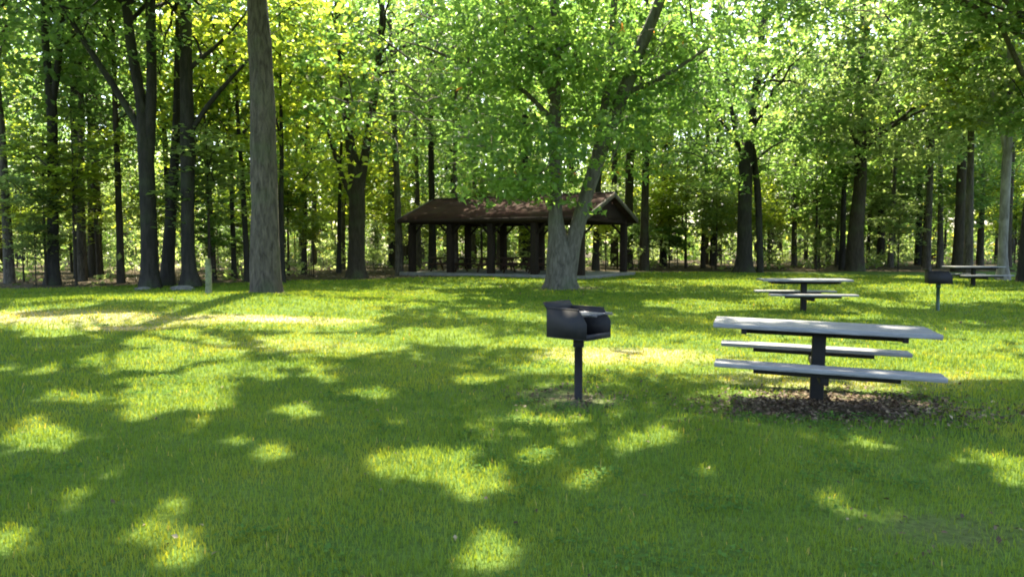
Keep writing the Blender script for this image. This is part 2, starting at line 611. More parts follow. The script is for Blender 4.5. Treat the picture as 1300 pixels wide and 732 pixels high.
def refine(path, rad, step=.55):
    path = np.asarray(path, float)
    rad = np.asarray(rad, float)
    seg = np.concatenate([[0], np.cumsum(np.linalg.norm(np.diff(path, axis=0), axis=1))])
    n = max(4, int(seg[-1] / step))
    s = np.linspace(0, seg[-1], n)
    # smooth through a Catmull-Rom style resample
    out_ = np.stack([np.interp(s, seg, path[:, k]) for k in range(3)], 1)
    for _ in range(2):
        out_[1:-1] = out_[1:-1] * .5 + (out_[:-2] + out_[2:]) * .25
    return out_, np.interp(s, seg, rad)


def make_tree(name, base, H, r0, bark, leaf, crown_c, crown_r, ncl, per, size, sig=.7, sigz=.3, nlimb=10,
              carve=False, stems=None, lean=(0, 0), crown_base=None, up=.6, sides=12, bright=0.0, flare=.35, extra_c=None, shell=.55,
              limb_r=.34, step=.55):
    """one tree: an Empty, a trunk mesh (with limbs and twigs) and a crown mesh. Geometry is in the tree's own space."""
    base = np.array(base, float)
    root = empty(name, base)
    tb = Buf()
    sd = int(rng.integers(1, 99))
    paths = []
    if stems is None:
        n = 9
        t = np.linspace(0, 1, n)
        p = np.stack([lean[0] * t ** 1.3, lean[1] * t ** 1.3, -.25 + t * (H + .25)], 1)
        p[2:, :2] += np.cumsum(rng.normal(size=(n - 2, 2)) * r0 * .22, axis=0)
        rad = r0 * (1.12 - .95 * t ** .85)
        stems = [(p, rad)]
        rel = True
    for k, (p, rad) in enumerate(stems):
        p = np.asarray(p, float)
        pp, rr = refine(p, rad, step)
        tb.tube(pp, rr, sides, rough=.09, flare=flare if k == 0 else 0, seed=sd + k)
        paths.append((pp, rr))
    cc = np.array(crown_c, float)
    cr = np.array(crown_r, float)
    # twig ends: mostly in the outer part of the crown
    d = rng.normal(size=(ncl, 3))
    d /= np.linalg.norm(d, axis=1)[:, None]
    rr = (shell + (1 - shell) * rng.random(ncl)) ** .8
    rr = np.where(rng.random(ncl) < .25, rr * rng.random(ncl) ** .5, rr)
    cl = cc + d * rr[:, None] * cr
    if extra_c is not None and len(extra_c):
        cl = np.concatenate([cl, np.array(extra_c)])
    cl = cl[cl[:, 2] > .5]
    # main limbs
    allp = np.concatenate([p for p, r in paths])
    allr = np.concatenate([r for p, r in paths])
    cb = crown_base if crown_base is not None else cc[2] - cr[2]
    limb_pts = []
    for i in range(nlimb):
        T = cl[int(rng.integers(len(cl)))]
        T = cc + (T - cc) * .8
        hd = np.hypot(*(allp[:, :2] - T[:2]).T)
        za = T[2] - .6 * hd + rng.normal() * 1.6
        za = np.maximum(za, cb * .8 + rng.random() * 4.0)
        score = np.abs(allp[:, 2] - za) + hd * .15
        score = np.where(allp[:, 2] < max(cb * .75, 1.2), 99, score)
        j = int(np.argmin(score))
        if np.linalg.norm(allp[j] - T) < .7:
            continue
        path = curve(allp[j], T, .10, 8)
        r = allr[j] * limb_r + .03
        r = min(r, allr[j] * .8)
        tb.tube(path, np.linspace(r, max(.015, r * .22), 8), 7, cap=False, seed=sd + i)
        limb_pts.append(path[2:])
    lp = np.concatenate(limb_pts + [allp[allp[:, 2] > cb]]) if limb_pts else allp
    order = np.argsort([np.linalg.norm(lp - c, axis=1).min() for c in cl])
    for c in cl[order]:
        dd = np.linalg.norm(lp - c, axis=1) + .6 * np.clip(lp[:, 2] - c[2], 0, None)
        q = lp[int(np.argmin(dd))]
        L1 = np.linalg.norm(q - c)
        if L1 > .3:
            path = curve(q, c, .08, 5)
            k = min(.045, .012 + .011 * L1)
            tb.tube(path, [k, k * .75, k * .55, k * .35, .006], 4, cap=False)
            lp = np.concatenate([lp, path[1:]])
    if carve:
        w = cl + base
        keep = ~in_gap(w, False)
        # keep twig ends; only leaves are removed over the gaps
    lb = spread(cl + base, per, sig, sigz, size, carve, up, bright)
    for i in range(len(lb.v)):
        lb.v[i] = lb.v[i] - base
    tr = tb.build('trunk', bark, root, smooth=True)
    cr_ = lb.build('crown', leaf, root)
    return root


def stems_px(base, Y, lists):
    """stem polylines given as (px, py, width_px) at depth Y, in the tree's own space"""
    res = []
    for li in lists:
        pts, rad = [], []
        for it in li:
            px, py, w = it[:3]
            yy = Y + (it[3] if len(it) > 3 else 0)
            p = P(px, py, yy)
            pts.append(p - base)
            rad.append(w * .78 / 2 / F * yy)
        res.append((np.array(pts), np.array(rad)))
    return res


def up_to(px, Y, Hm):
    """photo row of height Hm at depth Y"""
    return 312 - (Hm - CAMZ) * F / Y


# --- the named trees ------------------------------------------------
# big lone trunk on the mound at the left
b = gp(338, 20.3)
t = make_tree('tall_tree', b, 24, .375, M['bark_grey'], M['leaf_mid'], (.2, 1.0, 16.5), (7.0, 6.5, 5.5), 220, 90, .24, .85, .3, 13,
              carve=True, lean=(-.35, .2), sides=26, flare=.45, crown_base=11, step=.3)
tag(t, 'big straight grey brown trunk standing on the lawn mound, nearest trunk on the left', 'tree')

# central twin-stem maple before the pavilion
Ym = 27.3
b = gp(714, Ym)
st = stems_px(b, Ym, [
    [(713, 368, 50), (712, 345, 47), (711, 322, 44), (707, 300, 30), (705, 275, 22), (706, 240, 20), (704, 160, 19), (706, 80, 17), (704, 0, 15), (700, -120, 10), (690, -220, 5)],
    [(719, 367, 28), (722, 335, 28), (729, 300, 26), (742, 255, 23), (760, 200, 23), (787, 130, 21), (812, 65, 20), (838, 0, 17), (870, -100, 12), (900, -190, 6)],
    [(754, 215, 17), (762, 170, 14), (771, 110, 12), (778, 50, 11), (780, -20, 9), (790, -120, 5)],
    [(705, 135, 13), (688, 75, 12), (664, 15, 11), (640, -60, 9), (610, -150, 5)],
    [(700, 150, 8), (660, 110, 7), (600, 85, 6), (540, 60, 4)],
    [(790, 120, 8), (840, 100, 7), (900, 60, 5)],
])
ex = []
r2 = np.random.default_rng(3)
for k in range(150):     # low hanging sprays
    px = r2.uniform(400, 900)
    low = 215 - 70 * abs((px - 640) / 260) ** 1.5 + (30 if 500 < px < 720 else 0)
    py = r2.uniform(20, low)
    ex.append(P(px, py, Ym + r2.uniform(-4.5, 3)) - b)
for px, py in ((655, 245), (672, 232), (640, 225), (722, 225), (775, 205), (800, 190), (715, 250), (590, 240), (625, 190), (650, 215), (600, 205), (575, 190), (700, 190), (690, 215), (560, 215), (635, 235), (470, 160), (440, 130)):
    ex.append(P(px, py, Ym + r2.uniform(-2.5, 0)) - b)
t = make_tree('maple_tree', b, 22, .6, M['bark_maple'], M['leaf_maple'], (.3, 2.2, 12.2), (9.2, 9.5, 6.8), 500, 92, .23, .75, .22, 16,
              carve=True, stems=st, sides=22, flare=.5, crown_base=5.5, extra_c=ex, up=.55, bright=.05, step=.3)
tag(t, 'twin stemmed maple with grey bark standing before the pavilion, one stem leaning right', 'tree')

# dark three-stem tree at the left edge of the wood
Yl = 27.5
b = gp(190, Yl)
st = stems_px(b, Yl, [
    [(192, 368, 30), (190, 340, 25), (189, 280, 24), (186, 200, 25), (180, 130, 17), (166, 60, 15), (160, 0, 14), (150, -120, 9), (140, -220, 5)],
    [(188, 200, 18), (193, 130, 17), (192, 50, 15), (190, -40, 13), (200, -160, 7)],
    [(178, 165, 12), (158, 130, 11), (125, 80, 9), (95, 35, 8), (72, -5, 7), (40, -70, 4)],
])
t = make_tree('forked_tree', b, 21, .35, M['bark_dark'], M['leaf_mid'], (-.5, 0, 13), (6.0, 5.0, 6), 90, 42, .23, .7, .25, 9,
              carve=True, stems=st, sides=16, crown_base=8)
tag(t, 'dark trunk splitting into several stems with a long limb reaching up to the left', 'tree')

b = gp(240, 27.8)
st = stems_px(b, 27.8, [
    [(243, 364, 30), (240, 345, 22), (238, 280, 20), (238, 180, 22), (236, 90, 19), (236, 0, 16), (232, -120, 10), (228, -220, 5)],
    [(238, 175, 8), (258, 140, 8), (280, 112, 7), (306, 88, 5), (330, 60, 3)],
    [(238, 90, 8), (258, 70, 7), (285, 55, 5), (310, 20, 3)],
])
t = make_tree('black_barked_tree', b, 20, .33, M['bark_dark'], M['leaf_mid'], (.5, .5, 13), (5.5, 4.5, 6), 80, 42, .23, .7, .25, 8, carve=True, stems=st, sides=16, crown_base=8)
tag(t, 'almost black straight trunk with two thin limbs reaching right, left of the big lawn trunk', 'tree')

b = gp(214, 29)
st = stems_px(b, 29, [[(212, 362, 26), (213, 340, 20), (216, 290, 17), (220, 235, 15), (224, 160, 12), (226, 60, 10), (226, -60, 6)]])
t = make_tree('slender_black_tree', b, 15, .26, M['bark_dark'], M['leaf_mid'], (0, 1, 11), (3.5, 3.5, 4), 40, 50, .22, .6, .2, 5, stems=st, sides=12, crown_base=7, carve=True)
tag(t, 'short black trunk squeezed between the forked dark tree and the black barked one', 'tree')

b = gp(68, 29.5)
st = stems_px(b, 29.5, [
    [(68, 366, 24), (68, 330, 17), (67, 230, 16), (66, 130, 16), (58, 70, 11), (56, 0, 10), (50, -150, 5)],
    [(67, 130, 10), (75, 80, 10), (78, 20, 8), (84, -80, 5)]])
t = make_tree('forked_slim_tree', b, 18, .25, M['bark_dark'], M['leaf_mid'], (0, .5, 12.5), (4.5, 4, 5), 60, 50, .23, .7, .2, 7, stems=st, sides=12, crown_base=7.5, carve=True)
tag(t, 'slim dark trunk forking in two high up, second trunk from the left edge', 'tree')

b = gp(452, 36)
st = stems_px(b, 36, [
    [(452, 357, 36), (452, 340, 27), (453, 290, 25), (454, 235, 25), (444, 180, 14), (436, 110, 12), (430, 30, 10), (420, -80, 6)],
    [(456, 240, 17), (464, 190, 13), (476, 120, 11), (484, 40, 9), (490, -60, 5)],
    [(446, 250, 8), (428, 210, 7), (415, 160, 5)]])
t = make_tree('forked_brown_tree', b, 19, .5, M['bark_brown'], M['leaf_mid'], (0, -1.0, 12.5), (7.8, 7.0, 6.5), 220, 60, .26, .8, .25, 10, stems=st, sides=16, crown_base=6, carve=True)
tag(t, 'brown trunk forking low, standing at the lawn edge left of the pavilion', 'tree')

b = gp(945, 43)
st = stems_px(b, 43, [
    [(945, 349, 34), (945, 330, 25), (945, 280, 23), (946, 230, 22), (950, 190, 15), (958, 120, 11), (966, 60, 10), (972, 0, 8), (976, -60, 4)],
    [(965, 346, 12), (964, 300, 10), (962, 240, 11), (956, 190, 9)],
    [(945, 235, 10), (936, 180, 8), (925, 120, 6), (915, 50, 4)]])
t = make_tree('double_trunk_tree', b, 19, .5, M['bark_dark'], M['leaf_mid'], (-1.0, -1.5, 11.5), (8, 7.5, 7.5), 270, 65, .3, .85, .25, 11, stems=st, sides=14, crown_base=5, carve=True)
tag(t, 'thick dark trunk with a thinner stem against its right side, behind the middle lawn', 'tree')

b = gp(1085, 45)
t = make_tree('broad_tree', b, 21, .47, M['bark_brown'], M['leaf_olive'], (0, -2.5, 12), (7, 7.5, 7.5), 260, 65, .3, .85, .25, 10, lean=(.1, .3), sides=14, crown_base=5, carve=True)
tag(t, 'broad dark trunk at the lawn edge between the far picnic table and the second grill', 'tree')

b = gp(1277, 33)
st = stems_px(b, 33, [[(1272, 357, 20), (1273, 330, 14), (1275, 260, 14), (1279, 190, 13), (1284, 100, 11), (1283, 10, 9), (1280, -100, 5)],
                      [(1278, 200, 8), (1268, 150, 6), (1255, 100, 4)]])
t = make_tree('pale_barked_tree', b, 15, .3, M['bark_pale'], M['leaf_olive'], (0, 0, 10.5), (5, 5, 5), 110, 80, .26, .7, .2, 7, stems=st, sides=14, crown_base=5, carve=True)
tag(t, 'pale whitish barked trunk near the right edge of the wood', 'tree')

b = gp(1306, 31)
t = make_tree('dark_edge_tree', b, 17, .36, M['bark_dark'], M['leaf_mid'], (0, 0, 11.5), (5.5, 5, 5.5), 120, 80, .26, .8, .2, 7, sides=14, crown_base=5.5, carve=True)
tag(t, 'thick dark trunk at the right edge of the photo beside the pale barked tree', 'tree')

# crown at the upper right, sunlight put into its yellow-green leaf colour
b = gp(1330, 35)
ex = [P(x, y, 35 + dz) - b for x, y, dz in ((1190, 110, 0), (1215, 125, -1), (1240, 105, .5), (1235, 140, 0), (1265, 120, 1), (1205, 90, 0), (1250, 85, 1), (1285, 125, 0), (1225, 155, 0), (1255, 150, 0), (1275, 95, 0), (1220, 108, 0), (1243, 122, -1))]
t = make_tree('sun_yellow_tree', b, 13, .2, M['bark_grey'], M['leaf_sun_yellow'], (-.8, .5, 9.5), (3.6, 3.0, 2.8), 60, 70, .25, .7, .2, 8, carve=False, extra_c=ex, crown_base=5)
tag(t, 'boughs with sunlight put into their yellow green leaf colour, hanging in at the upper right', 'tree')

# --- canopy trees just outside the picture whose crowns shade the lawn -----------------
for (x, y, H, cc, cr, ncl) in ((-13.5, 13.5, 21, (4.5, 1.5, 14.0), (9.0, 7.5, 4.8), 330), (13.5, 14, 22, (-4.5, 2.0, 14.5), (8.5, 7.5, 5.0), 330),
                               (-21.5, 25, 22, (5.0, 0, 15), (9, 7.5, 5.5), 330), (23, 26.5, 22, (-6.0, 0, 14.5), (9, 7.5, 5.5), 330),
                               (21.8, 29, 22, (-8.5, -1, 15.5), (10, 8, 5), 330),
                               (9.5, 7.2, 17, (-5.5, 2.8, 11.2), (6.8, 5.5, 3.0), 290), (-9.5, 6.8, 17, (5.5, 3.0, 11.5), (7.0, 5.5, 3.0), 290)):
    t = make_tree('lawn_shade_tree', (x, y, gz(x, y)), H, .33, M['bark_grey'], M['leaf_mid'], cc, cr, ncl, 88, .27, .85, .3, 14, carve=True, crown_base=7.5, shell=.3)
    tag(t, 'tall spreading tree beside the lawn whose boughs arch over the grass', 'tree', 'trees arching over the lawn')

# --- other individually visible trunks (photo column, depth, width px, label) ----------
tr = [
    (12, 30, 15, 'dark_leaning', 'dark trunk closest to the left edge of the photo'),
    (104, 32, 14, '', 'straight dark trunk midway between the slim forked trunk and the big multi stemmed one'),
    (126, 33, 8, '', 'thin trunk close behind and right of the third dark trunk from the left'),
    (153, 31, 12, '', 'slim trunk just left of the dark multi stemmed tree'),
    (272, 33, 7, '', 'thin pole like trunk between the black trunk and the big lawn trunk'),
    (297, 34, 9, '', 'thin trunk second left of the big lawn trunk'),
    (314, 32, 10, '', 'slim dark trunk hugging the left side of the big lawn trunk'),
    (358, 31, 10, '', 'slim dark trunk hugging the right side of the big lawn trunk'),
    (386, 41, 9, '', 'thin trunk right of the big lawn trunk, deep in the wood'),
    (430, 42, 8, '', 'thin trunk just left of the brown forked tree'),
    (507, 40, 13, '', 'trunk standing at the left corner of the pavilion'),
    (532, 50, 9, '', 'thin dark trunk rising behind the left end of the pavilion roof'),
    (549, 47, 13, '', 'dark trunk behind the pavilion roof left of its middle'),
    (600, 52, 9, '', 'thin trunk behind the pavilion middle'),
    (634, 51, 10, '', 'trunk seen between the pavilion posts near its middle'),
    (578, 44.5, 11, '', 'trunk just behind the pavilion seen between its left posts'),
    (702, 45.5, 14, '', 'trunk added behind the pavilion to shade its roof, hidden partly by the left maple stem'),  # extra tree added so its crown shades the pavilion roof
    (756, 46.5, 12, '', 'trunk added behind the pavilion to shade its roof, close to the right maple stem'),  # likewise added for shade on the roof
    (668, 48, 14, '', 'dark trunk behind the pavilion left of the maple'),
    (818, 47, 15, '', 'dark trunk just right of the pavilion gable'),
    (797, 50, 17, '', 'dark trunk rising behind the pavilion gable peak'),
    (892, 52, 8, '', 'thin trunk left of the thick double dark trunk'),
    (1008, 54, 9, '', 'slim trunk right of the thick double dark trunk'),
    (1130, 50, 9, '', 'slim trunk right of the broad dark trunk'),
    (1176, 46, 12, '', 'trunk directly behind the second grill'),
    (1193, 50, 10, '', 'slim trunk just right of the one behind the second grill'),
    (1216, 44, 18, '', 'dark trunk behind the farthest picnic table'),
    (1245, 52, 9, '', 'slim trunk between the farthest table and the pale barked tree'),
]
protos = []
for i in range(6):
    dark = [M['bark_dark'], M['bark_brown'], M['bark_dark'], M['bark_grey'], M['bark_dark'], M['bark_brown']][i]
    lf = [M['leaf_mid'], M['leaf_dark'], M['leaf_olive'], M['leaf_mid'], M['leaf_sun_yellow'], M['leaf_mid']][i]
    rr = [.22, .15, .25, .18, .12, .28][i]
    H = [20, 17, 22, 18, 14, 23][i]
    b = (0, 0, 0)
    t = make_tree('forest_tree', b, H, rr, dark, lf, (0, 0, H * .62), (3.9, 3.9, H * .36), 75, 30, .30, .75, .22, 9,
                  sides=10, crown_base=H * .28, lean=(rng.uniform(-.6, .6), rng.uniform(-.6, .6)), shell=.3)
    protos.append((t, rr, H))


def place(i, x, y, r=None, label=None, group=None, tall=1.0, rz=None):
    src, rr, H = protos[i]
    o = copy_tree(src)
    k = (r / rr) if r else 1.0
    k = max(.55, min(1.9, k))
    o.location = (x, y, gz(x, y) - .05)
    o.rotation_euler = (0, 0, rng.uniform(0, 6.28) if rz is None else rz)
    o.scale = (tall, tall, tall)
    for ch in o.children:
        if ch.name.startswith('trunk'):
            ch.scale = (1, 1, 1)
    tag(o, label, 'tree', group)
    return o


used = []
for px, Y, w, _, lab in tr:
    x = (px - 650) / F * Y
    r = w * .75 / 2 / F * Y
    best = min(range(6), key=lambda i: abs(protos[i][1] - r) + rng.uniform(0, .05))
    k = max(.7, min(1.35, r / protos[best][1]))
    place(best, x, Y, r, lab, None, k)
    used.append((x, Y))

# forest behind: scattered
cnt = 0
GRP = 'slim trees deep in the wood'
tries = 0
while cnt < 95 and tries < 6000:
    tries += 1
    y = 30 + 50 * rng.random() ** .8
    x = rng.uniform(-.78, .78) * y
    if fbm(x / 9, y / 9, 66) > .56:
        continue
    if y < woodline(x) + 2.0:
        continue
    if abs(x) < 12 and y < 46:
        continue
    if min((math.hypot(x - a, y - b_) for a, b_ in used), default=9) < 2.3:
        continue
    # keep the left wood thinner so that sky shows
    if x < -6 and rng.random() < .35:
        continue
    used.append((x, y))
    place(int(rng.integers(6)), x, y, None, 'slim tree standing deep in the shady wood behind the lawn', GRP, rng.uniform(.75, 1.15))
    cnt += 1
# side trees beyond the edges of the frame at mid depth
for x, y in ((-24, 20), (-26, 30), (25, 20), (27, 31), (-21, 36), (31, 38), (-30, 38), (22.5, 36.5)):
    place(int(rng.integers(6)), x, y, None, 'slim tree standing deep in the shady wood behind the lawn', GRP, 1.1)

for t, rr, H in protos:      # the prototypes themselves stand in the wood too
    x, y = 0, 0
    while True:
        y = rng.uniform(48, 75)
        x = rng.uniform(-.6, .6) * y
        if min(math.hypot(x - a, y - b_) for a, b_ in used) > 2:
            break
    used.append((x, y))
    t.location = (x, y, gz(x, y) - .05)
    tag(t, 'slim tree standing deep in the shady wood behind the lawn', 'tree', GRP)

# --- understory saplings -------------------------------------------
sap = []
for i in range(3):
    lf = [M['leaf_olive'], M['leaf_mid'], M['leaf_sun_yellow']][i]
    h = [4.6, 3.6, 5.2][i]
    t = make_tree('sapling', (0, 0, 0), h, .045, M['bark_brown'], lf, (0, 0, h * .68), (1.7, 1.7, h * .34), 40, 46, .19, .42, .10, 7, sides=6,
                  crown_base=h * .3, shell=.2, flare=0, up=.8)
    sap.append(t)
SG = 'leafy saplings along the edge of the wood'
k = 0
tries = 0
while k < 62 and tries < 4000:
    tries += 1
    y = rng.uniform(29, 62)
    x = rng.uniform(-.76, .76) * y
    if y < woodline(x) + 1.2 or (abs(x) < 9 and y < 45):
        continue
    o = sap[k] if k < 3 else copy_tree(sap[int(rng.integers(3))])
    o.location = (x, y, gz(x, y) - .03)
    o.rotation_euler = (0, 0, rng.uniform(0, 6.28))
    s = rng.uniform(.7, 1.35)
    o.scale = (s, s, s)
    tag(o, 'leafy young sapling growing under the taller trees at the wood edge', 'sapling', SG)
    k += 1
for px, Y, s, j, lab in ((266, 28.8, 1.42, 0, 'pale umbrella shaped sapling between the black trunk and the big lawn trunk'),
                         (45, 28.8, .62, 0, 'low pale sapling among the dark trunks near the left edge'),
                         (1040, 46, .6, 0, 'low pale leafed sapling behind the second picnic table'),
                         (398, 37.5, .7, 2, 'bright low sapling between the big lawn trunk and the brown forked tree')):
    o = copy_tree(sap[j])
    g = gp(px, Y)
    o.location = g
    o.scale = (s, s, s)
    if 'group' in o:
        del o['group']
    tag(o, lab, 'sapling')

us_p = []
for i in range(3):
    lf = [M['leaf_mid'], M['leaf_olive'], M['leaf_sun_yellow']][i]
    h = [9.5, 8.0, 8.5][i]
    t = make_tree('understory_tree', (0, 0, 0), h, .085, M['bark_brown'], lf, (0, 0, h * .62), (3.0, 3.0, h * .34), 75, 42, .26, .65, .12, 9, sides=7,
                  crown_base=h * .25, shell=.25, flare=.1, up=.75)
    us_p.append(t)
UG = 'low leafy trees in front of the deep wood'
spots = []
tries = 0
while len(spots) < 46 and tries < 5000:
    tries += 1
    y = rng.uniform(38, 66)
    x = rng.uniform(-.6, .74) * y
    if y < woodline(x) + 2.5 or (abs(x) < 9 and y < 48):
        continue
    if x < -5 and rng.random() < .55:
        continue
    if min((math.hypot(x - a, y - b_) for a, b_ in spots), default=9) < 3.0:
        continue
    spots.append((x, y))
for k, (x, y) in enumerate(spots):
    q = (0, 2, 1, 0, 1, 2)[k % 6]
    o = us_p[k] if k < 3 else copy_tree(us_p[q])
    o.location = (x, y, gz(x, y) - .03)
    o.rotation_euler = (0, 0, rng.uniform(0, 6.28))
    s = rng.uniform(.8, 1.25)
    o.scale = (s, s, s)
    tag(o, 'low broadleaf tree with foliage down to head height in front of the deep wood', 'tree', UG)

# --- undergrowth and the far wood, one mass each --------------------
n = 2300
y = 30 + 75 * rng.random(n) ** .75
x = rng.uniform(-.85, .85, n) * y
ok = (y > woodline(x) + 2.5) & ~((np.abs(x) < 10) & (y < 46))
x, y = x[ok], y[ok]
keep = fbm(x / 6, y / 6, 55) > .40
x, y = x[keep], y[keep]
z = ground(x, y) + rng.random(len(x)) ** 1.8 * 3.0 + .15
ub = spread(np.stack([x, y, z], 1), 34, .5, .3, .26, False, .6, .3)  # leaf tints raised, putting sunlight into the undergrowth colour
us = Buf()
for a, b_, c_ in list(zip(x, y, z))[::3]:
    us.tube(np.array([[a + .1, b_ - .1, gz(a, b_) - .1], [a, b_, c_ * .6], [a - .05, b_, c_ + .1]]), [.02, .014, .006], 4, cap=False)
u0 = ub
o = u0.build('undergrowth', M['leaf_olive'])
tag(o, 'low leafy undergrowth filling the wood floor between the trunks', 'undergrowth', kind='stuff')
o2 = us.build('stems', M['bark_brown'], o)
o2['kind'] = 'stuff'

n = 5200
y = 78 + 50 * rng.random(n)
x = rng.uniform(-1.0, 1.0, n) * y
z = .6 + rng.random(n) ** 1.25 * 40
# let the sky break through above some of it
keep = fbm(x / 7, z / 5, 77) > np.where(z < 9, .12, .28 + .002 * z)
cl = np.stack([x, y, z], 1)[keep]
fb = spread(cl, 30, 1.5, .8, .7, False, .5, .3)  # tints raised here too, sunlight carried by the foliage colour
o = fb.build('far_wood', M['leaf_mid'])
tag(o, 'distant mass of sunlit woodland foliage closing the view behind the trees', 'woodland', kind='stuff')
ft = Buf()
for k in range(150):
    y = rng.uniform(76, 125)
    x = rng.uniform(-.95, .95) * y
    H = rng.uniform(20, 34)
    lx = rng.normal() * .6
    ft.tube(np.array([[x, y, -.4], [x + lx * .3, y, H * .5], [x + lx, y, H]]), [.25, .18, .06], 6, cap=False)
o2 = ft.build('trunks', M['bark_brown'], o)
o2['kind'] = 'stuff'

# ------------------------------------------------------------------ grass
dens0 = 3600.0
cells = []
r3 = np.random.default_rng(12)
N_try = 1150000
# sample radius from pdf ~ rho(d)*d
dgrid = np.linspace(1.6, 44, 400)
rho = dens0 * np.minimum(1, (5.0 / dgrid) ** 1.75)
cdf = np.cumsum(rho * dgrid)
tot = np.trapezoid(rho * dgrid, dgrid) * R(104) if hasattr(np, 'trapezoid') else np.trapz(rho * dgrid, dgrid) * R(104)
nb = int(tot)
cdf = cdf / cdf[-1]
d = np.interp(r3.random(nb), cdf, dgrid)
a = r3.uniform(-R(52), R(52), nb)
x = d * np.sin(a)
y = d * np.cos(a)
lt, dr, di = wear(x, y)
keep = (r3.random(nb) > lt * 1.05 + .25 * (lt > .5)) & (r3.random(nb) > di * 1.15) & (y < woodline(x) + .8)
keep &= (r3.random(nb) < .35 + 1.1 * fbm(x * 2.4, y * 2.4, 101))
x, y, d, lt, dr = x[keep], y[keep], d[keep], lt[keep], dr[keep]
n = len(x)
z = ground(x, y)
h = (.022 + .032 * r3.random(n)) * (.7 + .75 * fbm(x / .9, y / .9, 120)) * (1 - .45 * dr)
h *= 1 + .018 * np.clip(d - 5, 0, 30)
w = .0046 * (np.maximum(1, d / 5.0) ** .9)
th = r3.uniform(0, 2 * math.pi, n)
ln = r3.uniform(.1, .95, n) * h
dx, dy = np.cos(th), np.sin(th)
bx, by = -dy * w / 2, dx * w / 2
V = np.zeros((n, 5, 3))
V[:, 0] = np.stack([x - bx, y - by, z - .006], 1)
V[:, 1] = np.stack([x + bx, y + by, z - .006], 1)
V[:, 2] = np.stack([x + dx * ln * .35 + bx * .8, y + dy * ln * .35 + by * .8, z + h * .6], 1)
V[:, 3] = np.stack([x + dx * ln * .35 - bx * .8, y + dy * ln * .35 - by * .8, z + h * .6], 1)
V[:, 4] = np.stack([x + dx * ln, y + dy * ln, z + h], 1)
i = np.arange(n)[:, None] * 5
tint = np.clip(.10 + .30 * fbm(x / 1.6, y / 1.6, 130) + .30 * (fbm(x / .35, y / .35, 140, 2) - .35) + .055 * r3.normal(size=n) + .42 * dr * r3.random(n) * 1.4 + .1 * dr, 0, 1)
tint = np.minimum(tint, .58 + .42 * np.clip(dr * 1.6 - .35, 0, 1))
tint = np.where(r3.random(n) < .006, .8, tint)
gb = Buf()
gb.add(V.reshape(-1, 3), i + np.array([[3, 2, 4]]), i + np.array([[0, 1, 2, 3]]), np.repeat(tint, 5))
o = gb.build('grass', M['grass'])
tag(o, 'short green mown grass covering the whole lawn', 'grass', kind='stuff')
print('blades', n)

# clover and broad leaved weeds in the turf
nc = 900
dc = np.interp(r3.random(nc), cdf, dgrid) * .8 + .4
ac = r3.uniform(-R(46), R(46), nc)
cx_, cy_ = dc * np.sin(ac), dc * np.cos(ac)
kk = fbm(cx_ / 1.3, cy_ / 1.3, 150) > .5
cx_, cy_ = cx_[kk], cy_[kk]
rp = np.repeat(np.arange(len(cx_)), 34)
wx_ = cx_[rp] + r3.normal(size=len(rp)) * .07
wy_ = cy_[rp] + r3.normal(size=len(rp)) * .07
wb = Buf()
add_leaves(wb, np.stack([wx_, wy_, ground(wx_, wy_) + .022 + .022 * r3.random(len(rp))], 1), .020 + .0012 * np.hypot(wx_, wy_), np.clip(.25 + .2 * r3.normal(size=len(rp)), 0, .8), .75, .85)
o = wb.build('clover', M['clover'])
tag(o, 'small clover and broad leaved weeds growing through the lawn', 'clover', kind='stuff')

# fallen leaves
n = 16000
d = np.interp(r3.random(n), cdf, dgrid)
a = r3.uniform(-R(50), R(50), n)
x = d * np.sin(a)
y = d * np.cos(a)
x2 = r3.normal(TABLE[0] - .05, 1.25, 13000)
y2 = r3.normal(TABLE[1] - .25, .65, 13000)
x = np.concatenate([x, x2])
y = np.concatenate([y, y2])
lt, dr, di = wear(x, y)
keep = r3.random(len(x)) < np.clip(np.maximum(lt, di * .8) ** 1.3 + .035, 0, 1)
x, y = x[keep], y[keep]
z = ground(x, y) + .012 + .02 * r3.random(len(x))
lb = Buf()
dd = np.hypot(x, y)
rng_state = rng
add_leaves(lb, np.stack([x, y, z], 1), .020 + .003 * dd, r3.random(len(x)), .75, .7)
o = lb.build('fallen_leaves', M['dead_leaf'])
tag(o, 'scattered brown fallen leaves on the lawn and under the picnic table', 'leaf litter', kind='stuff')


# ------------------------------------------------------------------ picnic tables
def rotz(a):
    return np.array([[math.cos(a), -math.sin(a), 0], [math.sin(a), math.cos(a), 0], [0, 0, 1]])


def plank_slab(buf, L_, W, zt, th, yc, nplank, gap=.011, skew=0.0):
    """planks running along x, top at zt, centred at yc across"""
    pw = (W - gap * (nplank - 1)) / nplank
    for k in range(nplank):
        yy = yc - W / 2 + pw / 2 + k * (pw + gap)
        off = float(rng.normal()) * .002
        buf.box((off, yy, zt - th / 2 + off * .4), (L_, pw, th))


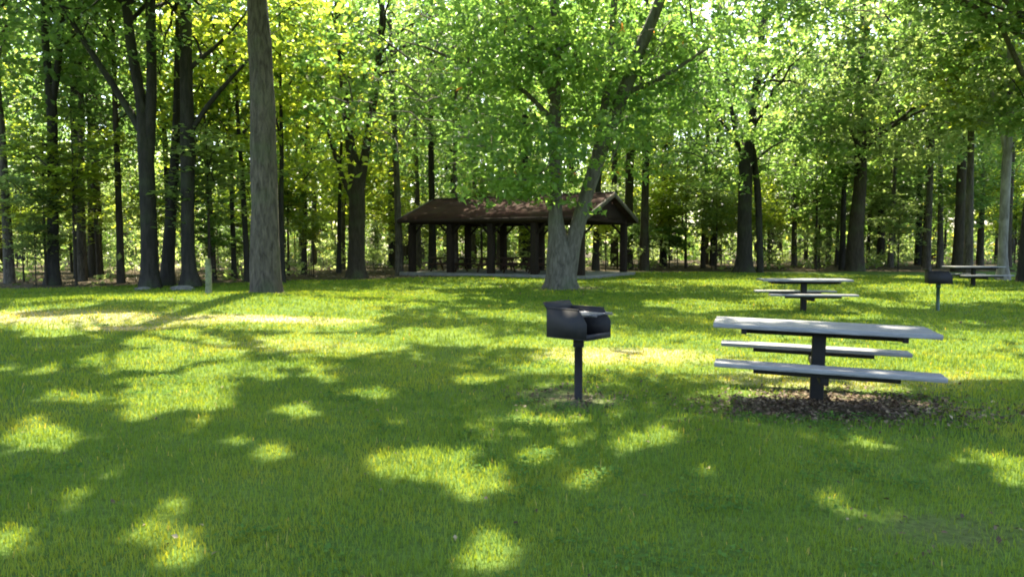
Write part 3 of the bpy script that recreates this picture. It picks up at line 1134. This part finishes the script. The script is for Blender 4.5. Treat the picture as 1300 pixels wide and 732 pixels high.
def make_table(name, loc, rz, label, group=None):
    root = empty(name, loc, rz)
    tag(root, label, 'picnic table', group)
    tb = Buf()
    plank_slab(tb, 2.03, .78, .77, .045, 0, 5)
    top = tb.build('tabletop', M['table_top'], root, bevel=.006)
    rm = Buf()     # metal cleats under the top
    for x in (-.72, .72):
        rm.box((x, 0, .77 - .045 - .028), (.05, .70, .05))
    rm.box((0, 0, .77 - .045 - .04), (1.50, .09, .07))
    rm.box((0, 0, .68), (.26, .26, .012))
    rm.build('top_bracket', M['dark_metal'], root, bevel=.004)
    for s in (-1, 1):
        sb = Buf()
        plank_slab(sb, 1.93, .27, .455, .042, s * .75, 2)
        sb.build('seat', M['table_top'], root, bevel=.006)
        rb = Buf()
        rb.box((0, s * .75, .455 - .042 - .027), (1.24, .07, .05))
        for x in (-.55, .55):
            rb.box((x, s * .75, .455 - .042 - .010), (.05, .24, .016))
        rb.build('seat_rail', M['dark_metal'], root, bevel=.004)
        ab = Buf()
        ab.box((0, s * .40, .33), (.075, .74, .075))
        ab.build('arm', M['dark_metal'], root, bevel=.006)
    pb = Buf()
    pb.box((0, 0, .30), (.125, .125, .80))
    pb.build('post', M['dark_metal'], root, bevel=.008)
    return root


# near table: long axis a little turned, right end closer
TROT = R(-18)
tt = make_table('picnic_table', (TABLE[0], TABLE[1], TABLE[2]), TROT, 'large grey topped pedestal picnic table closest to the camera, on worn ground')
tt.rotation_euler = (0, R(1.3), TROT)
g = gp(1021, 17.6)
make_table('picnic_table', g, R(-6), 'middle distance grey pedestal picnic table seen just above the near table')
g = gp(1236, 28.5)
make_table('picnic_table', g, R(4), 'farthest grey pedestal picnic table, small, right of the second grill')


# ------------------------------------------------------------------ park grills
def make_grill(name, loc, rz, label, postmat, h=.72):
    root = empty(name, loc, rz)
    tag(root, label, 'grill')
    pb = Buf()
    pb.tube(np.array([[0, 0, -.15], [0, 0, .3], [0, 0, h]]), .042, 16)
    pb.tube(np.array([[0, 0, h - .10], [0, 0, h - .002]]), .056, 16)
    pb.build('post', postmat, root)
    # firebox: bottom and three walls, open at the front (+x local), walls sloping at the front
    fb = Buf()
    L_, W, T, t_ = .50, .42, .29, .006
    fb.box((0, 0, h + .004), (L_, W, .008))
    fb.box((-L_ / 2 + t_ / 2, 0, h + .008 + T / 2), (t_, W, T))
    for s in (-1, 1):
        y0 = s * (W / 2 - t_ / 2)
        # side wall as a prism with a cut front corner
        x0, x1 = -L_ / 2 + t_ + .0005, L_ / 2
        zb, zt = h + .008, h + .008 + T
        poly = [(x0, zb), (x1, zb), (x1, zb + T * .55), (x1 - .09, zt), (x0, zt)]
        v = [(px_, y0 + e * t_ / 2, pz) for e in (-1, 1) for px_, pz in poly]
        f4 = [[k, (k + 1) % 5, 5 + (k + 1) % 5, 5 + k] for k in range(5)]
        f3 = [[0, 2, 1], [0, 3, 2], [0, 4, 3], [5, 6, 7], [5, 7, 8], [5, 8, 9]]
        fb.add(v, f3, f4)
    # rolled top rims and front lip
    for s in (-1, 1):
        fb.tube(np.array([[-L_ / 2, s * W / 2, h + .008 + T], [L_ / 2 - .09, s * W / 2, h + .008 + T]]), .008, 6)
    fb.tube(np.array([[-L_ / 2, -W / 2, h + .008 + T], [-L_ / 2, W / 2, h + .008 + T]]), .008, 6)
    fb.box((L_ / 2 - .003, 0, h + .033), (.006, W - .02, .05))
    fb.build('firebox', M['black_metal'], root)
    # ash guard hood leaning out over the back
    hb = Buf()
    Mx = np.array(Matrix.Rotation(R(52), 3, 'Y'))
    hb.box((-L_ / 2 - .018, 0, h + T + .035), (.075, W + .02, .008), Mx)
    hb.build('wind_guard', M['black_metal'], root)
    # grate with bars and two coil handles
    gr = Buf()
    zg = h + T - .045
    for k in range(13):
        yy = -W / 2 + .03 + k * (W - .06) / 12
        gr.tube(np.array([[-L_ / 2 + .03, yy, zg], [L_ / 2 - .05, yy, zg]]), .005, 6)
    for x in (-L_ / 2 + .05, 0, L_ / 2 - .06):
        gr.tube(np.array([[x, -W / 2 + .012, zg - .009], [x, W / 2 - .012, zg - .009]]), .006, 6)
    go_ = gr.build('grate', M['grate'], root)
    for s in (-1, 1):
        hb = Buf()
        yy = s * (W / 2 - .07)
        hb.tube(np.array([[L_ / 2 - .06, yy, zg], [L_ / 2 - .02, yy, zg + .002], [L_ / 2 + .07, yy, zg + .006]]), .006, 6)
        q = np.linspace(0, 10 * math.pi, 90)
        hb.tube(np.stack([L_ / 2 - .02 + .09 * q / q[-1], yy + np.cos(q) * .015, zg + .006 + np.sin(q) * .015], 1), .003, 4)
        hb.build('handle', M['grate'], go_)
    return root


make_grill('park_grill', GRILL, R(-42), 'black box grill on a post closest to the camera, left of the big picnic table', M['dark_metal'], .63)
g = gp(1192, 17.9)
make_grill('park_grill', g, R(-15), 'smaller looking far grill on a green post in front of the farthest picnic table', M['green_metal'], .66)

# weathered low post on the mound
g = gp(264, 19.0)
pb = Buf()
pb.tube(np.array([[0, 0, -.2], [0, 0, .05], [.01, 0, .35], [.005, 0, .7], [-.005, 0, .92]]), [.085, .08, .075, .078, .07], 12, rough=.08, seed=4)
o = pb.build('wooden_post', M['old_post'])
o.location = g
tag(o, 'short weathered mossy post standing alone on the lawn left of the big trunk', 'post')

# a few grey stones at the wood edge
for px, Y, s, lab in ((231, 26.2, .28, 'pale flat stone lying at the foot of the black trunk'), (181, 26.4, .2, 'small pale stone before the dark multi stemmed tree')):
    g = gp(px, Y)
    bm = bmesh.new()
    bmesh.ops.create_icosphere(bm, subdivisions=3, radius=1)
    for v in bm.verts:
        k = 1 + .18 * math.sin(v.co.x * 4 + px) * math.cos(v.co.y * 3) + .1 * math.sin(v.co.z * 7 + v.co.y * 5)
        v.co = Vector((v.co.x * s * 1.3 * k, v.co.y * s * .9 * k, v.co.z * s * .5 * k))
    me = bpy.data.meshes.new('stone')
    bm.to_mesh(me)
    bm.free()
    me.materials.append(M['stone'])
    o = bpy.data.objects.new('stone', me)
    C.objects.link(o)
    o.location = (g[0], g[1], g[2] + s * .15)
    tag(o, lab, 'stone')

# ------------------------------------------------------------------ pavilion
c0 = np.array([(745 - 650) / F * 34, 34.0])
th = R(30)
LP, WP = 11.0, 6.5
# local frame: x along the ridge (towards the right gable), y away from the camera
ang = math.atan2(-.5, .866)
uu = np.array([-math.cos(th), math.sin(th)])
vv = np.array([math.sin(th), math.cos(th)])
cen = c0 + uu * LP / 2 + vv * WP / 2
pz = gz(*cen) + .02
pav = empty('pavilion', (cen[0], cen[1], pz), -th)
tag(pav, 'open sided picnic pavilion with a brown red shingle gable roof on dark posts', 'pavilion')
EZ, RZ = 2.80, 4.02
sb = Buf()
sb.box((0, 0, .02), (LP - .1, WP - .1, .20))
sb.build('floor_slab', M['concrete'], pav, bevel=.02)
rb = Buf()
for s in (-1, 1):
    lo, hi = np.array([0, s * WP / 2, EZ]), np.array([0, 0, RZ])
    n_ = np.cross([1, 0, 0], hi - lo)
    n_ = n_ / np.linalg.norm(n_)
    if n_[2] < 0:
        n_ = -n_
    v = []
    for tt in (0, .09):
        for xx, q in ((-LP / 2, lo), (LP / 2, lo), (LP / 2, hi), (-LP / 2, hi)):
            w_ = q + n_ * tt
            if q is hi:
                w_ = np.array([0, 0, RZ + tt / n_[2] if tt else RZ])
                w_[1] = s * .001
            v.append([xx, w_[1], w_[2]])
    rb.add(v, None, [[0, 1, 2, 3], [4, 7, 6, 5], [0, 4, 5, 1], [1, 5, 6, 2], [2, 6, 7, 3], [3, 7, 4, 0]])
roof = rb.build('roof', M['shingles'], pav)
rc = Buf()
rc.tube(np.array([[-LP / 2 - .02, 0, RZ + .10], [LP / 2 + .02, 0, RZ + .10]]), .06, 8)
rc.build('ridge_cap', M['beam_wood'], roof)
for sx in (-1, 1):          # barge boards
    fb = Buf()
    for s in (-1, 1):
        x0 = sx * (LP / 2 + .022)
        v = []
        for xx in (x0 - .02, x0 + .02):
            v += [[xx, s * (WP / 2 + .02), EZ - .10], [xx, s * (WP / 2 + .02), EZ + .12], [xx, s * .001, RZ + .14], [xx, s * .001, RZ - .10]]
        fb.add(v, None, [[0, 1, 2, 3], [4, 7, 6, 5], [0, 4, 5, 1], [1, 5, 6, 2], [2, 6, 7, 3], [3, 7, 4, 0]])
    fb.build('barge_board', M['trim'], roof)
    gb_ = Buf()
    xg = sx * (LP / 2 - .42)
    gb_.add([[xg - .02, -WP / 2 + .35, EZ + .08], [xg - .02, WP / 2 - .35, EZ + .08], [xg - .02, 0, RZ - .06],
             [xg + .02, -WP / 2 + .35, EZ + .08], [xg + .02, WP / 2 - .35, EZ + .08], [xg + .02, 0, RZ - .06]],
            [[0, 2, 1], [3, 4, 5]], [[0, 1, 4, 3], [1, 2, 5, 4], [2, 0, 3, 5]])
    gb_.build('gable_wall', M['beam_wood'], pav)
for s in (-1, 1):
    bb = Buf()
    bb.box((0, s * (WP / 2 - .55), EZ - .02), (LP - .8, .16, .30))
    bb.build('beam', M['beam_wood'], pav)
    fb = Buf()
    fb.box((0, s * (WP / 2 + .015), EZ - .01), (LP, .035, .18))
    fb.build('fascia', M['beam_wood'], pav)
for xx in np.linspace(-LP / 2 + .55, LP / 2 - .55, 5):
    tb_ = Buf()
    tb_.box((xx, 0, EZ + .0), (.12, WP - 1.3, .22))
    tb_.box((xx, 0, (EZ + RZ) / 2 + .03), (.12, .12, RZ - EZ - .2))
    tb_.build('tie_beam', M['beam_wood'], pav)
    for s in (-1, 1):
        pb = Buf()
        pb.box((xx, s * (WP / 2 - .55), (EZ - .17 + .12) / 2), (.31, .31, EZ - .17 - .12))
        post = pb.build('post', M['post_wood'], pav, bevel=.01)
        br_ = Buf()
        for e in (-1, 1):
            if abs(xx + e * .6) > LP / 2 - .4:
                continue
            Mx = np.array(Matrix.Rotation(e * R(45), 3, 'Y'))
            br_.box((xx + e * .38, s * (WP / 2 - .55), EZ - .45), (.09, .09, .78), Mx)
        br_.build('brace', M['post_wood'], post)


# wooden tables inside
def wood_table(loc, rz, label):
    root = empty('wooden_picnic_table', loc, rz)
    tag(root, label, 'picnic table')
    tb = Buf()
    plank_slab(tb, 2.4, .74, .76, .04, 0, 5)
    tb.build('tabletop', M['bench_wood'], root)
    for s in (-1, 1):
        sb_ = Buf()
        plank_slab(sb_, 2.4, .27, .45, .04, s * .66, 2)
        sb_.build('seat', M['bench_wood'], root)
    for x in (-.8, .8):
        lb_ = Buf()
        for s in (-1, 1):
            Mx = np.array(Matrix.Rotation(s * R(-28), 3, 'X'))
            lb_.box((x, s * .40, .36), (.04, .09, .82), Mx.T)
        lb_.box((x + .045, 0, .38), (.04, 1.5, .09))
        lb_.box((x + .045, 0, .685), (.04, .70, .08))
        lb_.build('leg_frame', M['bench_wood'], root)


def pav_pt(lx, ly):
    return cen[0] + lx * math.cos(-th) - ly * math.sin(-th), cen[1] + lx * math.sin(-th) + ly * math.cos(-th)


for lx, ly, lab in ((-3.6, -1.2, 'wooden picnic table under the left end of the pavilion roof'),
                    (-.6, -1.2, 'wooden picnic table in the middle of the pavilion, front row'),
                    (-.6, 1.2, 'wooden picnic table in the middle of the pavilion, back row'),
                    (2.4, -1.1, 'wooden picnic table in the pavilion just left of the maple trunk')):
    x, y = pav_pt(lx, ly)
    wood_table((x, y, pz + .12), -th, lab)

# ------------------------------------------------------------------ light and sky
w = bpy.data.worlds.new('World')
S.world = w
w.use_nodes = True
nt = w.node_tree
for n_ in list(nt.nodes):
    nt.nodes.remove(n_)
sky = nt.nodes.new('ShaderNodeTexSky')
sky.sky_type = 'NISHITA'
sky.sun_disc = False
sky.sun_elevation = SUN_EL
sky.sun_rotation = SUN_AZ
sky.air_density = 1.0
sky.dust_density = 2.5
sky.ozone_density = 1.0
bg = nt.nodes.new('ShaderNodeBackground')
bg.inputs[1].default_value = .15
wo = nt.nodes.new('ShaderNodeOutputWorld')
nt.links.new(sky.outputs[0], bg.inputs[0])
nt.links.new(bg.outputs[0], wo.inputs[0])
sl = bpy.data.lights.new('sun', 'SUN')
sl.energy = 4.6
sl.angle = R(.53)
sl.color = (1.0, .915, .71)
so = bpy.data.objects.new('sun', sl)
C.objects.link(so)
so.rotation_euler = Vector(SUN).to_track_quat('Z', 'Y').to_euler()
so.location = (0, 20, 60)

S.view_settings.view_transform = 'Standard'
S.view_settings.look = 'None'
S.view_settings.gamma = 1
S.view_settings.exposure = 2.62
cy = S.cycles
cy.max_bounces = 6
cy.diffuse_bounces = 4
cy.glossy_bounces = 2
cy.transmission_bounces = 4
cy.transparent_max_bounces = 4
cy.use_denoising = True
cy.sample_clamp_indirect = 4
cy.filter_width = 1.9
